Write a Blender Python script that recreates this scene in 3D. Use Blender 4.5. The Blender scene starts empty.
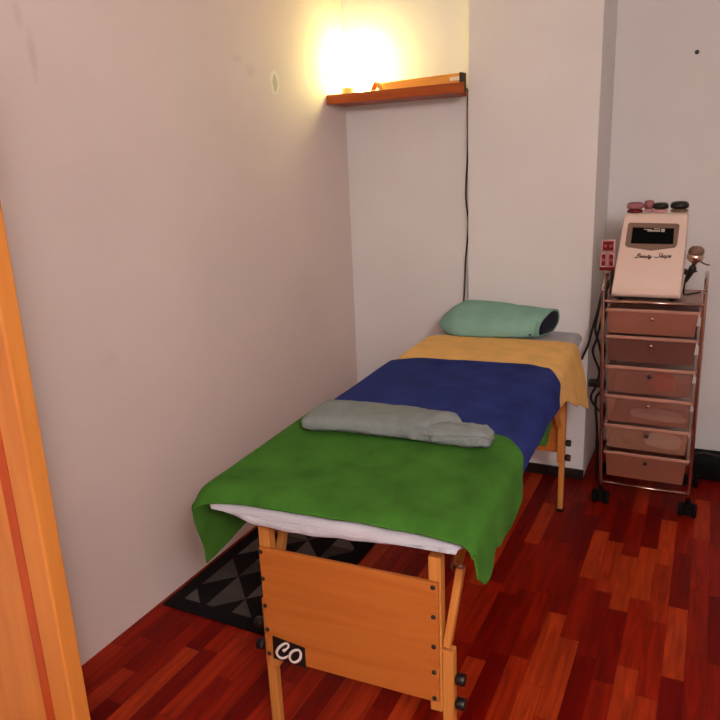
import bpy, bmesh, math, random
from mathutils import Vector, Matrix, noise
random.seed(7)
PI = math.pi
C = bpy.context.scene.collection
scene = bpy.context.scene

# ------------------------------------------------------------------ materials
MATS = {}

def new_mat(name):
    m = bpy.data.materials.new(name)
    m.use_nodes = True
    nt = m.node_tree
    b = nt.nodes['Principled BSDF']
    MATS[name] = m
    return m, nt, b

def mat(name, col, rough=0.5, metal=0.0, noise_scale=None, var=0.12, bump=0.0, bump_scale=None,
        stretch=(1, 1, 1), sheen=0.0, spec=0.5, alpha=1.0, coat=0.0):
    m, nt, b = new_mat(name)
    b.inputs['Base Color'].default_value = (*col, 1)
    b.inputs['Roughness'].default_value = rough
    b.inputs['Metallic'].default_value = metal
    b.inputs['Specular IOR Level'].default_value = spec
    b.inputs['Alpha'].default_value = alpha
    b.inputs['Coat Weight'].default_value = coat
    if sheen:
        b.inputs['Sheen Weight'].default_value = sheen
        b.inputs['Sheen Roughness'].default_value = 0.6
        b.inputs['Sheen Tint'].default_value = (*[min(1, c * 1.6 + .05) for c in col], 1)
    if noise_scale:
        tc = nt.nodes.new('ShaderNodeTexCoord')
        mp = nt.nodes.new('ShaderNodeMapping'); mp.inputs['Scale'].default_value = stretch
        nz = nt.nodes.new('ShaderNodeTexNoise'); nz.inputs['Scale'].default_value = noise_scale
        nz.inputs['Detail'].default_value = 5
        nt.links.new(tc.outputs['Object'], mp.inputs['Vector'])
        nt.links.new(mp.outputs['Vector'], nz.inputs['Vector'])
        rp = nt.nodes.new('ShaderNodeMapRange')
        rp.inputs['From Min'].default_value = .3; rp.inputs['From Max'].default_value = .7
        rp.inputs['To Min'].default_value = 1 - var; rp.inputs['To Max'].default_value = 1 + var
        nt.links.new(nz.outputs['Fac'], rp.inputs['Value'])
        mx = nt.nodes.new('ShaderNodeVectorMath'); mx.operation = 'SCALE'
        mx.inputs[0].default_value = col
        nt.links.new(rp.outputs['Result'], mx.inputs['Scale'])
        nt.links.new(mx.outputs['Vector'], b.inputs['Base Color'])
        if bump:
            bp = nt.nodes.new('ShaderNodeBump'); bp.inputs['Strength'].default_value = bump
            bp.inputs['Distance'].default_value = 0.004
            n2 = nt.nodes.new('ShaderNodeTexNoise')
            n2.inputs['Scale'].default_value = bump_scale or noise_scale
            n2.inputs['Detail'].default_value = 4
            nt.links.new(mp.outputs['Vector'], n2.inputs['Vector'])
            nt.links.new(n2.outputs['Fac'], bp.inputs['Height'])
            nt.links.new(bp.outputs['Normal'], b.inputs['Normal'])
    return m

def emis(name, col, strength):
    m, nt, b = new_mat(name)
    b.inputs['Base Color'].default_value = (*col, 1)
    b.inputs['Emission Color'].default_value = (*col, 1)
    b.inputs['Emission Strength'].default_value = strength
    return m

def math_node(nt, op, a, b=None, c=None):
    n = nt.nodes.new('ShaderNodeMath'); n.operation = op
    for i, v in enumerate((a, b, c)):
        if v is None: continue
        if isinstance(v, (int, float)): n.inputs[i].default_value = v
        else: nt.links.new(v, n.inputs[i])
    return n.outputs[0]

def floor_material():
    """three-strip laminate: strips run along y, each strip cut into staves of random tone"""
    m, nt, b = new_mat('laminate_floor')
    tc = nt.nodes.new('ShaderNodeTexCoord')
    sp = nt.nodes.new('ShaderNodeSeparateXYZ'); nt.links.new(tc.outputs['Object'], sp.inputs[0])
    W, L = 0.066, 0.40
    xs = math_node(nt, 'DIVIDE', sp.outputs['X'], W)
    i = math_node(nt, 'FLOOR', xs)
    wn = nt.nodes.new('ShaderNodeTexWhiteNoise'); wn.noise_dimensions = '1D'
    nt.links.new(i, wn.inputs['W'])
    yo = math_node(nt, 'ADD', math_node(nt, 'DIVIDE', sp.outputs['Y'], L), math_node(nt, 'MULTIPLY', wn.outputs['Value'], 7.3))
    j = math_node(nt, 'FLOOR', yo)
    cb = nt.nodes.new('ShaderNodeCombineXYZ')
    nt.links.new(i, cb.inputs[0]); nt.links.new(j, cb.inputs[1])
    w2 = nt.nodes.new('ShaderNodeTexWhiteNoise'); w2.noise_dimensions = '2D'
    nt.links.new(cb.outputs[0], w2.inputs['Vector'])
    rp = nt.nodes.new('ShaderNodeValToRGB')
    e = rp.color_ramp.elements
    e[0].position = 0; e[0].color = FLOOR_DARK
    e[1].position = 1; e[1].color = FLOOR_LIGHT
    e2 = rp.color_ramp.elements.new(.5); e2.color = FLOOR_MID
    nt.links.new(w2.outputs['Value'], rp.inputs[0])
    # grain
    mp = nt.nodes.new('ShaderNodeMapping'); mp.inputs['Scale'].default_value = (38, 3.2, 1)
    off = nt.nodes.new('ShaderNodeVectorMath'); off.operation = 'ADD'
    sc = nt.nodes.new('ShaderNodeVectorMath'); sc.operation = 'SCALE'; sc.inputs['Scale'].default_value = 13.7
    nt.links.new(w2.outputs['Color'], sc.inputs[0])
    nt.links.new(tc.outputs['Object'], mp.inputs['Vector'])
    nt.links.new(mp.outputs['Vector'], off.inputs[0]); nt.links.new(sc.outputs[0], off.inputs[1])
    nz = nt.nodes.new('ShaderNodeTexNoise'); nz.inputs['Scale'].default_value = 1; nz.inputs['Detail'].default_value = 6
    nz.inputs['Distortion'].default_value = 1.2
    nt.links.new(off.outputs[0], nz.inputs['Vector'])
    mr = nt.nodes.new('ShaderNodeMapRange')
    mr.inputs['From Min'].default_value = .3; mr.inputs['From Max'].default_value = .72
    mr.inputs['To Min'].default_value = .62; mr.inputs['To Max'].default_value = 1.25
    nt.links.new(nz.outputs['Fac'], mr.inputs['Value'])
    mx = nt.nodes.new('ShaderNodeVectorMath'); mx.operation = 'SCALE'
    nt.links.new(rp.outputs['Color'], mx.inputs[0]); nt.links.new(mr.outputs[0], mx.inputs['Scale'])
    # thin joints
    fx = math_node(nt, 'FRACT', xs); fy = math_node(nt, 'FRACT', yo)
    jx = math_node(nt, 'LESS_THAN', fx, 0.025); jy = math_node(nt, 'LESS_THAN', fy, 0.006)
    jj = math_node(nt, 'MAXIMUM', jx, jy)
    k = math_node(nt, 'SUBTRACT', 1.0, math_node(nt, 'MULTIPLY', jj, 0.45))
    m2 = nt.nodes.new('ShaderNodeVectorMath'); m2.operation = 'SCALE'
    nt.links.new(mx.outputs[0], m2.inputs[0]); nt.links.new(k, m2.inputs['Scale'])
    nt.links.new(m2.outputs[0], b.inputs['Base Color'])
    b.inputs['Roughness'].default_value = 0.42
    b.inputs['Specular IOR Level'].default_value = 0.10
    return m

def wood_material(name, light, dark, axis='z', scale=1.0, rough=.45):
    m, nt, b = new_mat(name)
    tc = nt.nodes.new('ShaderNodeTexCoord')
    mp = nt.nodes.new('ShaderNodeMapping')
    s = {'x': (1.2, 14, 14), 'y': (14, 1.2, 14), 'z': (14, 14, 1.2)}[axis]
    mp.inputs['Scale'].default_value = [v * scale for v in s]
    nt.links.new(tc.outputs['Object'], mp.inputs['Vector'])
    nz = nt.nodes.new('ShaderNodeTexNoise'); nz.inputs['Scale'].default_value = 1.6
    nz.inputs['Detail'].default_value = 7; nz.inputs['Distortion'].default_value = 1.6
    nt.links.new(mp.outputs['Vector'], nz.inputs['Vector'])
    rp = nt.nodes.new('ShaderNodeValToRGB')
    rp.color_ramp.elements[0].position = .32; rp.color_ramp.elements[0].color = (*dark, 1)
    rp.color_ramp.elements[1].position = .66; rp.color_ramp.elements[1].color = (*light, 1)
    nt.links.new(nz.outputs['Fac'], rp.inputs[0])
    nt.links.new(rp.outputs['Color'], b.inputs['Base Color'])
    b.inputs['Roughness'].default_value = rough
    b.inputs['Specular IOR Level'].default_value = .35
    return m

def wall_material(name, col, marks=()):
    """painted plaster; marks = (y, z, ry, rz, colour, strength) stains with a shape of their own"""
    m, nt, b = new_mat(name)
    tc = nt.nodes.new('ShaderNodeTexCoord')
    nz = nt.nodes.new('ShaderNodeTexNoise'); nz.inputs['Scale'].default_value = 2.2; nz.inputs['Detail'].default_value = 5
    nt.links.new(tc.outputs['Object'], nz.inputs['Vector'])
    mr = nt.nodes.new('ShaderNodeMapRange')
    mr.inputs['From Min'].default_value = .3; mr.inputs['From Max'].default_value = .7
    mr.inputs['To Min'].default_value = .97; mr.inputs['To Max'].default_value = 1.03
    nt.links.new(nz.outputs['Fac'], mr.inputs['Value'])
    mx = nt.nodes.new('ShaderNodeVectorMath'); mx.operation = 'SCALE'; mx.inputs[0].default_value = col
    nt.links.new(mr.outputs[0], mx.inputs['Scale'])
    cur = mx.outputs[0]
    if marks:
        sp = nt.nodes.new('ShaderNodeSeparateXYZ'); nt.links.new(tc.outputs['Object'], sp.inputs[0])
        n2 = nt.nodes.new('ShaderNodeTexNoise'); n2.inputs['Scale'].default_value = 30
        nt.links.new(tc.outputs['Object'], n2.inputs['Vector'])
        wob = math_node(nt, 'MULTIPLY', math_node(nt, 'SUBTRACT', n2.outputs['Fac'], .5), .9)
    for (cy, cz, ry, rz, mc, st, soft) in marks:
        dy = math_node(nt, 'DIVIDE', math_node(nt, 'SUBTRACT', sp.outputs['Y'], cy), ry)
        dz = math_node(nt, 'DIVIDE', math_node(nt, 'SUBTRACT', sp.outputs['Z'], cz), rz)
        d = math_node(nt, 'SQRT', math_node(nt, 'ADD', math_node(nt, 'MULTIPLY', dy, dy), math_node(nt, 'MULTIPLY', dz, dz)))
        d = math_node(nt, 'ADD', d, wob)
        r = nt.nodes.new('ShaderNodeMapRange'); r.clamp = True
        r.inputs['From Min'].default_value = 1; r.inputs['From Max'].default_value = 1 - soft
        r.inputs['To Min'].default_value = 0; r.inputs['To Max'].default_value = st
        nt.links.new(d, r.inputs['Value'])
        mi = nt.nodes.new('ShaderNodeMix'); mi.data_type = 'RGBA'
        nt.links.new(r.outputs[0], mi.inputs['Factor'])
        nt.links.new(cur, mi.inputs['A']); mi.inputs['B'].default_value = (*mc, 1)
        cur = mi.outputs['Result']
    nt.links.new(cur, b.inputs['Base Color'])
    b.inputs['Roughness'].default_value = .75
    b.inputs['Specular IOR Level'].default_value = .2
    bp = nt.nodes.new('ShaderNodeBump'); bp.inputs['Strength'].default_value = .15; bp.inputs['Distance'].default_value = .003
    n3 = nt.nodes.new('ShaderNodeTexNoise'); n3.inputs['Scale'].default_value = 60; n3.inputs['Detail'].default_value = 3
    nt.links.new(tc.outputs['Object'], n3.inputs['Vector'])
    nt.links.new(n3.outputs['Fac'], bp.inputs['Height']); nt.links.new(bp.outputs['Normal'], b.inputs['Normal'])
    return m

def rug_material():
    """black border, inside rows of charcoal and grey triangles"""
    m, nt, b = new_mat('rug_pile')
    tc = nt.nodes.new('ShaderNodeTexCoord')
    sp = nt.nodes.new('ShaderNodeSeparateXYZ'); nt.links.new(tc.outputs['Object'], sp.inputs[0])
    u = math_node(nt, 'DIVIDE', sp.outputs['X'], .12); v = math_node(nt, 'DIVIDE', sp.outputs['Y'], .12)
    fu = math_node(nt, 'FRACT', u); fv = math_node(nt, 'FRACT', v)
    iu = math_node(nt, 'FLOOR', u); iv = math_node(nt, 'FLOOR', v)
    par = math_node(nt, 'MODULO', math_node(nt, 'ADD', math_node(nt, 'ADD', iu, iv), 40), 2)
    t1 = math_node(nt, 'LESS_THAN', fu, fv)
    t2 = math_node(nt, 'LESS_THAN', math_node(nt, 'ADD', fu, fv), 1.0)
    tri = math_node(nt, 'ADD', math_node(nt, 'MULTIPLY', par, t1), math_node(nt, 'MULTIPLY', math_node(nt, 'SUBTRACT', 1, par), t2))
    cb = nt.nodes.new('ShaderNodeCombineXYZ')
    nt.links.new(iu, cb.inputs[0]); nt.links.new(iv, cb.inputs[1]); nt.links.new(tri, cb.inputs[2])
    wn = nt.nodes.new('ShaderNodeTexWhiteNoise'); nt.links.new(cb.outputs[0], wn.inputs['Vector'])
    tone = math_node(nt, 'MULTIPLY', tri, math_node(nt, 'ADD', .35, math_node(nt, 'MULTIPLY', wn.outputs['Value'], .65)))
    # border mask (object space: rug half sizes .285 x .75)
    bx = math_node(nt, 'LESS_THAN', math_node(nt, 'ABSOLUTE', sp.outputs['X']), .225)
    by = math_node(nt, 'LESS_THAN', math_node(nt, 'ABSOLUTE', sp.outputs['Y']), .69)
    tone = math_node(nt, 'MULTIPLY', tone, math_node(nt, 'MULTIPLY', bx, by))
    mi = nt.nodes.new('ShaderNodeMix'); mi.data_type = 'RGBA'
    mi.inputs['A'].default_value = (.010, .008, .009, 1); mi.inputs['B'].default_value = (.12, .10, .095, 1)
    nt.links.new(tone, mi.inputs['Factor'])
    nt.links.new(mi.outputs['Result'], b.inputs['Base Color'])
    b.inputs['Roughness'].default_value = .95
    b.inputs['Specular IOR Level'].default_value = .1
    return m

FLOOR_DARK = (.15, .001, .0006, 1)
FLOOR_MID = (.30, .012, .002, 1)
FLOOR_LIGHT = (.47, .046, .008, 1)
WALL = (.82, .775, .755)
WALL_L_BOUNCE = (.80, .67, .625)  # left wall tinted pinker, standing in for red bounce off the floor
M_floor = floor_material()
M_wall = wall_material('wall_paint', WALL)
M_wall_left = wall_material('wall_paint_marked_bounce', WALL_L_BOUNCE, (
    (2.845, 1.988, .040, .058, (.92, .86, .78), .8, .35),
    (2.845, 1.985, .022, .040, (.55, .50, .36), .9, .3),
    (1.55, 1.96, .02, .09, (.50, .38, .32), .30, .8),
    (1.52, 2.06, .02, .05, (.50, .38, .32), .22, .8),
    (2.66, 2.02, .05, .03, (.62, .50, .42), .35, .6),
    (2.57, 2.06, .05, .02, (.62, .50, .42), .30, .6),
    (1.68, 1.00, .05, .04, (.62, .50, .40), .18, .8)))
M_ceiling = wall_material('ceiling_paint', (.82, .78, .75))
M_base = mat('dark_skirting', (.014, .005, .004), .5)
M_door = wood_material('door_wood', (.66, .24, .045), (.56, .18, .032), 'z', .7)
M_groove = wood_material('door_groove_wood', (.52, .075, .006), (.44, .055, .005), 'z', .7)
M_beech = wood_material('beech_leg', (.66, .27, .06), (.56, .20, .04), 'z')
M_panel = wood_material('beech_panel', (.54, .165, .029), (.46, .125, .020), 'x', .8)
M_shelf = wood_material('shelf_wood', (.44, .085, .012), (.34, .055, .008), 'x')
M_plank = wood_material('pale_shelf_wood', (.85, .40, .08), (.75, .30, .05), 'x')
M_black = mat('black_plastic', (.008, .006, .006), .4)
M_rubber = mat('black_rubber', (.004, .003, .003), .7, spec=.15)
M_chrome = mat('chrome', (.52, .36, .31), .18, 1.0)
M_brass = mat('steel_hinge', (.55, .45, .38), .3, 1.0)
M_dark = mat('dark_end', (.03, .006, .004), .5)
M_green = mat('green_fleece', (.048, .155, .018), .95, 0, 9, .26, .45, 220, sheen=.12, spec=.1)
M_blue = mat('blue_fleece', (.019, .030, .160), .95, 0, 9, .26, .45, 220, sheen=.12, spec=.1)
M_yellow = mat('yellow_fleece', (.84, .48, .16), .95, 0, 12, .10, .45, 220, sheen=.1, spec=.1)
M_white = mat('white_cotton', (.53, .51, .55), .9, 0, 10, .05, .3, 120, spec=.1)
M_towel = mat('grey_towel', (.23, .25, .24), .95, 0, 25, .10, .8, 260, sheen=.1, spec=.1)
M_mint = mat('mint_pillowcase', (.24, .44, .36), .9, 0, 9, .10, .4, 140, spec=.1)
M_navy = mat('navy_lining', (.012, .014, .03), .9)
M_rug = rug_material()
M_mach = mat('cream_plastic', (.80, .60, .50), .38, 0, 4, .03)
M_bezel = mat('brown_bezel', (.20, .115, .075), .45)
M_lcd = mat('dark_screen', (.002, .002, .002), .5, spec=.05)
M_lcdtext = mat('screen_bar', (.50, .42, .36), .5)
M_script = mat('dark_script', (.06, .014, .008), .5)
M_drawer = mat('smoky_drawer', (.38, .145, .095), .35, 0, 6, .06, alpha=.72)
M_lip = mat('drawer_rim', (.52, .25, .18), .3, 0, alpha=.9)
M_pink = mat('pink_plastic', (.70, .32, .32), .4)
M_red = mat('dark_red_window', (.16, .004, .008), .2)
M_redcloth = mat('red_cloth', (.65, .012, .012), .8)
M_darkcloth = mat('dark_cloth', (.05, .025, .022), .8)
M_paper = mat('white_paper', (.85, .74, .68), .7)
M_pale = mat('pale_label', (.95, .80, .65), .6)
M_wax = mat('yellow_wax', (.85, .62, .20), .5)
M_lampbase = mat('lamp_base', (.80, .60, .28), .5)
M_bulb = emis('lamp_glow', (1.0, .98, .36), 45.0)

# ------------------------------------------------------------------ mesh helpers
def bm_new(): return bmesh.new()

def add_box(bm, lo, hi, bevel=0.0, rot=None, pivot=None, seg=2):
    c = [(a + b) / 2 for a, b in zip(lo, hi)]; s = [abs(b - a) for a, b in zip(lo, hi)]
    t = bmesh.new()
    bmesh.ops.create_cube(t, size=1)
    bmesh.ops.scale(t, vec=s, verts=t.verts)
    if bevel:
        bmesh.ops.bevel(t, geom=list(t.edges), offset=min(bevel, min(s) * .45), segments=seg, affect='EDGES', profile=.5)
    bmesh.ops.translate(t, vec=c, verts=t.verts)
    if rot is not None:
        bmesh.ops.rotate(t, cent=pivot or c, matrix=rot, verts=t.verts)
    merge(bm, t)

def merge(bm, t):
    me = bpy.data.meshes.new('tmp'); t.to_mesh(me); t.free()
    bm.from_mesh(me); bpy.data.meshes.remove(me)

def add_bar(bm, p, q, w, h, up=(0, 0, 1), bevel=.002):
    """rectangular bar from p to q, section w (side) x h (along up)"""
    p = Vector(p); q = Vector(q); d = (q - p); L = d.length; d.normalize()
    up = Vector(up); sd = d.cross(up).normalized(); up2 = sd.cross(d)
    t = bmesh.new(); bmesh.ops.create_cube(t, size=1)
    bmesh.ops.scale(t, vec=(w, L, h), verts=t.verts)
    if bevel: bmesh.ops.bevel(t, geom=list(t.edges), offset=bevel, segments=2, affect='EDGES', profile=.5)
    M = Matrix((sd, d, up2)).transposed().to_4x4(); M.translation = (p + q) / 2
    bmesh.ops.transform(t, matrix=M, verts=t.verts)
    merge(bm, t)

def catmull(pts, n=6, closed=False):
    P = [Vector(p) for p in pts]; out = []
    m = len(P)
    rng = range(m if closed else m - 1)
    for i in rng:
        if closed: a, b, c, d = P[(i - 1) % m], P[i], P[(i + 1) % m], P[(i + 2) % m]
        else: a, b, c, d = P[max(i - 1, 0)], P[i], P[i + 1], P[min(i + 2, m - 1)]
        for k in range(n):
            t = k / n
            out.append(.5 * ((2 * b) + (c - a) * t + (2 * a - 5 * b + 4 * c - d) * t * t + (3 * b - a - 3 * c + d) * t ** 3))
    if not closed: out.append(P[-1].copy())
    return out

def add_tube(bm, pts, r, seg=10, closed=False, smooth=0, flat=None):
    """round tube along pts; r number or list; flat=(normal, factor) squashes it along normal"""
    P = catmull(pts, smooth, closed) if smooth else [Vector(p) for p in pts]
    n = len(P)
    R = r if isinstance(r, (list, tuple)) else [r] * n
    if len(R) != n: R = [R[min(len(R) - 1, int(i * (len(R) - 1) / max(1, n - 1) + .5))] for i in range(n)]
    rings = []; prev = None
    for i in range(n):
        if closed: d = P[(i + 1) % n] - P[i - 1]
        else: d = P[min(i + 1, n - 1)] - P[max(i - 1, 0)]
        if d.length < 1e-9: d = Vector((0, 0, 1))
        d.normalize()
        if prev is None:
            a = d.orthogonal().normalized()
        else:
            a = (prev - d * prev.dot(d))
            a = a.normalized() if a.length > 1e-6 else d.orthogonal().normalized()
        prev = a; b = d.cross(a)
        ring = []
        for k in range(seg):
            o = (a * math.cos(2 * PI * k / seg) + b * math.sin(2 * PI * k / seg)) * R[i]
            if flat:
                nn = Vector(flat[0]); o = o - nn * o.dot(nn) * (1 - flat[1])
            ring.append(bm.verts.new(P[i] + o))
        rings.append(ring)
    for i in range(n if closed else n - 1):
        A, B = rings[i], rings[(i + 1) % n]
        for k in range(seg):
            f = bm.faces.new((A[k], A[(k + 1) % seg], B[(k + 1) % seg], B[k])); f.smooth = True
    if not closed:
        bm.faces.new(rings[0][::-1]); bm.faces.new(rings[-1])

def add_lathe(bm, prof, cen, axis=(0, 0, 1), seg=24):
    """prof: list of (radius, height) along axis from cen"""
    ax = Vector(axis).normalized(); a = ax.orthogonal().normalized(); b = ax.cross(a); cen = Vector(cen)
    rings = []
    for r, h in prof:
        rings.append([bm.verts.new(cen + ax * h + (a * math.cos(2 * PI * k / seg) + b * math.sin(2 * PI * k / seg)) * max(r, 1e-5)) for k in range(seg)])
    for A, B in zip(rings, rings[1:]):
        for k in range(seg):
            f = bm.faces.new((A[k], A[(k + 1) % seg], B[(k + 1) % seg], B[k])); f.smooth = True
    bm.faces.new(rings[0][::-1]); bm.faces.new(rings[-1])

def add_prism(bm, poly, fn):
    """poly: list of 2-D points, fn(p, side) -> 3-D; side 0/1"""
    A = [bm.verts.new(fn(p, 0)) for p in poly]; B = [bm.verts.new(fn(p, 1)) for p in poly]
    n = len(poly)
    bm.faces.new(A[::-1]); bm.faces.new(B)
    for k in range(n): bm.faces.new((A[k], A[(k + 1) % n], B[(k + 1) % n], B[k]))

def add_loft(bm, rings, cap=True):
    V = [[bm.verts.new(p) for p in r] for r in rings]
    n = len(V[0])
    for A, B in zip(V, V[1:]):
        for k in range(n):
            f = bm.faces.new((A[k], A[(k + 1) % n], B[(k + 1) % n], B[k])); f.smooth = True
    if cap:
        bm.faces.new(V[0][::-1]); bm.faces.new(V[-1])

ORIG = {}
def obj(name, bm, material, parent=None, loc=None, smooth=False, recalc=True):
    if parent is not None: base = ORIG[parent.name]
    else: base = Vector(loc) if loc is not None else Vector((0, 0, 0))
    if recalc: bmesh.ops.recalc_face_normals(bm, faces=bm.faces)
    bmesh.ops.translate(bm, vec=-base, verts=bm.verts)
    me = bpy.data.meshes.new(name); bm.to_mesh(me); bm.free()
    if smooth:
        for p in me.polygons: p.use_smooth = True
    me.materials.append(material)
    o = bpy.data.objects.new(name, me); C.objects.link(o)
    if parent is not None: o.parent = parent
    else: o.location = base
    ORIG[o.name] = base
    return o

def tag(o, label, cat, group=None):
    o['label'] = label; o['category'] = cat
    if group: o['group'] = group
    return o

def thing(name, label, cat, loc, group=None):
    o = bpy.data.objects.new(name, None); C.objects.link(o)
    o.empty_display_size = .05; o.location = loc; ORIG[o.name] = Vector(loc)
    return tag(o, label, cat, group)

def struct(name, bm, m, parent=None):
    o = obj(name, bm, m, parent)
    if parent is None: o['kind'] = 'structure'
    return o

def box_obj(name, lo, hi, m, parent=None, bevel=.0, **k):
    bm = bm_new(); add_box(bm, lo, hi, bevel); return obj(name, bm, m, parent, **k)

def struct_box(name, lo, hi, m, bevel=0):
    bm = bm_new(); add_box(bm, lo, hi, bevel); return struct(name, bm, m)

# ------------------------------------------------------------------ room shell
RX, FY, CZ = 3.1, -1.3, 2.75
struct_box('floor', (-.1, FY - .1, -.1), (RX + .1, 4.05, 0), M_floor)
struct_box('ceiling', (-.1, FY - .1, CZ), (RX + .1, 4.05, CZ + .1), M_ceiling)
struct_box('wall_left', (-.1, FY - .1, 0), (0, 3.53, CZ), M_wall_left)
struct_box('wall_back', (-.1, 3.53, 0), (.703, 3.65, CZ), M_wall)
struct_box('wall_pillar', (.703, 3.46, 0), (1.318, 4.02, CZ), M_wall, .004)
struct_box('wall_recess', (1.318, 3.9, 0), (RX + .1, 4.02, CZ), M_wall)
struct_box('wall_right', (RX, FY - .1, 0), (RX + .1, 3.9, CZ), M_wall)
struct_box('wall_front', (0, FY - .1, 0), (RX, FY, CZ), M_wall)
struct_box('baseboard_back', (.703, 3.448, 0), (1.322, 3.46, .055), M_base, .002)
struct_box('baseboard_recess', (1.318, 3.888, 0), (RX, 3.9, .06), M_base, .002)
# open door leaf at the left, close to the camera
bm = bm_new(); add_box(bm, (.004, .80, .012), (.610, .838, 2.06), .003)
door = struct('door_1', bm, M_door)
bm = bm_new()
add_prism(bm, [(.610, .7985), (.6375, .7985), (.6375, .838), (.610, .838)], lambda p, s: (p[0], p[1], .012 if s == 0 else 2.06))
struct('door_groove', bm, M_groove, door)
bm = bm_new(); add_box(bm, (.638, .797, .012), (.701, .838, 2.06), .005, seg=4)
struct('edge_stile', bm, M_door, door)

# ------------------------------------------------------------------ shelf with lamp
sh = thing('wall_shelf', 'reddish wooden wall shelf high in the alcove, spanning left wall to pillar', 'shelf', (.35, 3.44, 1.914))
box_obj('shelf_board', (.002, 3.333, 1.924), (.676, 3.528, 1.950), M_shelf, sh, .002)
box_obj('front_edge', (.002, 3.316, 1.922), (.731, 3.332, 1.968), M_shelf, sh, .003)
box_obj('end_cap', (.7315, 3.317, 1.922), (.736, 3.332, 1.968), M_dark, sh, .001)['label'] = 'dark end cap'

bxp = thing('wooden_box', 'long slim honey coloured wooden box lying on the shelf', 'box', (.46, 3.44, 1.951))
bm = bm_new(); add_bar(bm, (.235, 3.475, 1.984), (.695, 3.395, 1.984), .05, .064, bevel=.004)
obj('box_body', bm, M_plank, bxp)
bm = bm_new(); add_bar(bm, (.694, 3.395, 1.984), (.704, 3.3935, 1.984), .054, .068, bevel=.002)
obj('end_cap', bm, M_dark, bxp)['label'] = 'dark end cap'
bm = bm_new(); add_bar(bm, (.640, 3.3785, 1.992), (.690, 3.3698, 1.992), .002, .016, bevel=0)
obj('paper_label', bm, M_pale, bxp)['label'] = 'small pale sticker'

lp = thing('table_lamp', 'small glowing lamp on the shelf by the left wall', 'lamp', (.125, 3.466, 1.951))
bm = bm_new(); add_lathe(bm, [(.036, 0), (.038, .006), (.034, .016), (.022, .022), (.020, .0285)], (.125, 3.466, 1.951))
obj('lamp_base', bm, M_lampbase, lp)
bm = bm_new()
prof = [(.052 * math.sin(PI * k / 20) ** .8, -.115 * math.cos(PI * k / 20)) for k in range(21)]
add_lathe(bm, prof, (.125, 3.466, 2.095), seg=32)
obj('globe', bm, M_bulb, lp)['label'] = 'glowing white and yellow shade'

bm = bm_new(); add_lathe(bm, [(.030, 0), (.032, .004), (.032, .046), (.028, .050), (.006, .048), (.004, .046)], (.088, 3.392, 1.951))
c = thing('candle', 'stubby yellow candle on the left end of the shelf', 'candle', (.088, 3.392, 1.951))
obj('wax', bm, M_wax, c)
bm = bm_new(); add_tube(bm, [(.088, 3.392, 1.997), (.089, 3.392, 2.006), (.0905, 3.392, 2.010)], .0015, 6)
obj('wick', bm, M_dark, c)
bm = bm_new()
for s in (-1, 1):
    add_bar(bm, (.246 + s * .036, 3.405, 1.952), (.246 + s * .001, 3.405, 2.016), .05, .006, up=(s, 0, .5), bevel=.001)
tag(obj('folded_card', bm, M_plank, loc=(.246, 3.405, 1.951)), 'small folded tent card standing on the shelf beside the candle', 'card')

bm = bm_new()
add_tube(bm, [(.165, 3.466, 1.9575), (.20, 3.50, 1.9565), (.28, 3.518, 1.9565), (.50, 3.520, 1.9565), (.645, 3.518, 1.9565), (.672, 3.514, 1.9575), (.686, 3.511, 1.946), (.689, 3.508, 1.90), (.688, 3.505, 1.668), (.678, 3.505, 1.449), (.691, 3.505, 1.299), (.676, 3.505, 1.119), (.671, 3.505, .987), (.664, 3.505, .86), (.660, 3.505, .70), (.668, 3.505, .40), (.665, 3.51, .12), (.64, 3.50, .006)], .0042, 8, smooth=8)
obj('power_cord', bm, M_black, lp)['label'] = 'thin black cord hanging down beside the pillar'

bm = bm_new(); add_lathe(bm, [(.010, 0), (.010, .002), (.004, .004), (.004, .016), (.007, .018), (.006, .021)], (1.684, 3.899, 2.064), (0, -1, 0), 12)
tag(obj('nail', bm, M_black, loc=(1.684, 3.899, 2.064)), 'small dark nail in the wall high above the white machine', 'nail')

# ------------------------------------------------------------------ bed frame (local u across, v along, z)
TH = math.radians(2.2)
EX = Vector((math.cos(TH), math.sin(TH), 0)); EY = Vector((-math.sin(TH), math.cos(TH), 0)); BO = Vector((1.03, 1.335, 0))
def bed(u, v, z): return BO + EX * u + EY * v + Vector((0, 0, z))
ROTB = Matrix.Rotation(TH, 3, 'Z')

tb = thing('massage_table', 'beech wood folding massage table covered with coloured blankets', 'massage table', (1.0, 2.3, 0))
bm = bm_new()
add_loft(bm, [[bed(u, v, z) for u, z in ((-.30, .700), (.30, .700), (.315, .712), (.315, .732), (-.315, .732), (-.315, .712))] for v in (.10, .97)])
add_loft(bm, [[bed(u, v, z) for u, z in ((-.30, .700), (.30, .700), (.315, .712), (.315, .732), (-.315, .732), (-.315, .712))] for v in (.975, 1.93)])
obj('tabletop', bm, M_beech, tb)

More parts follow.
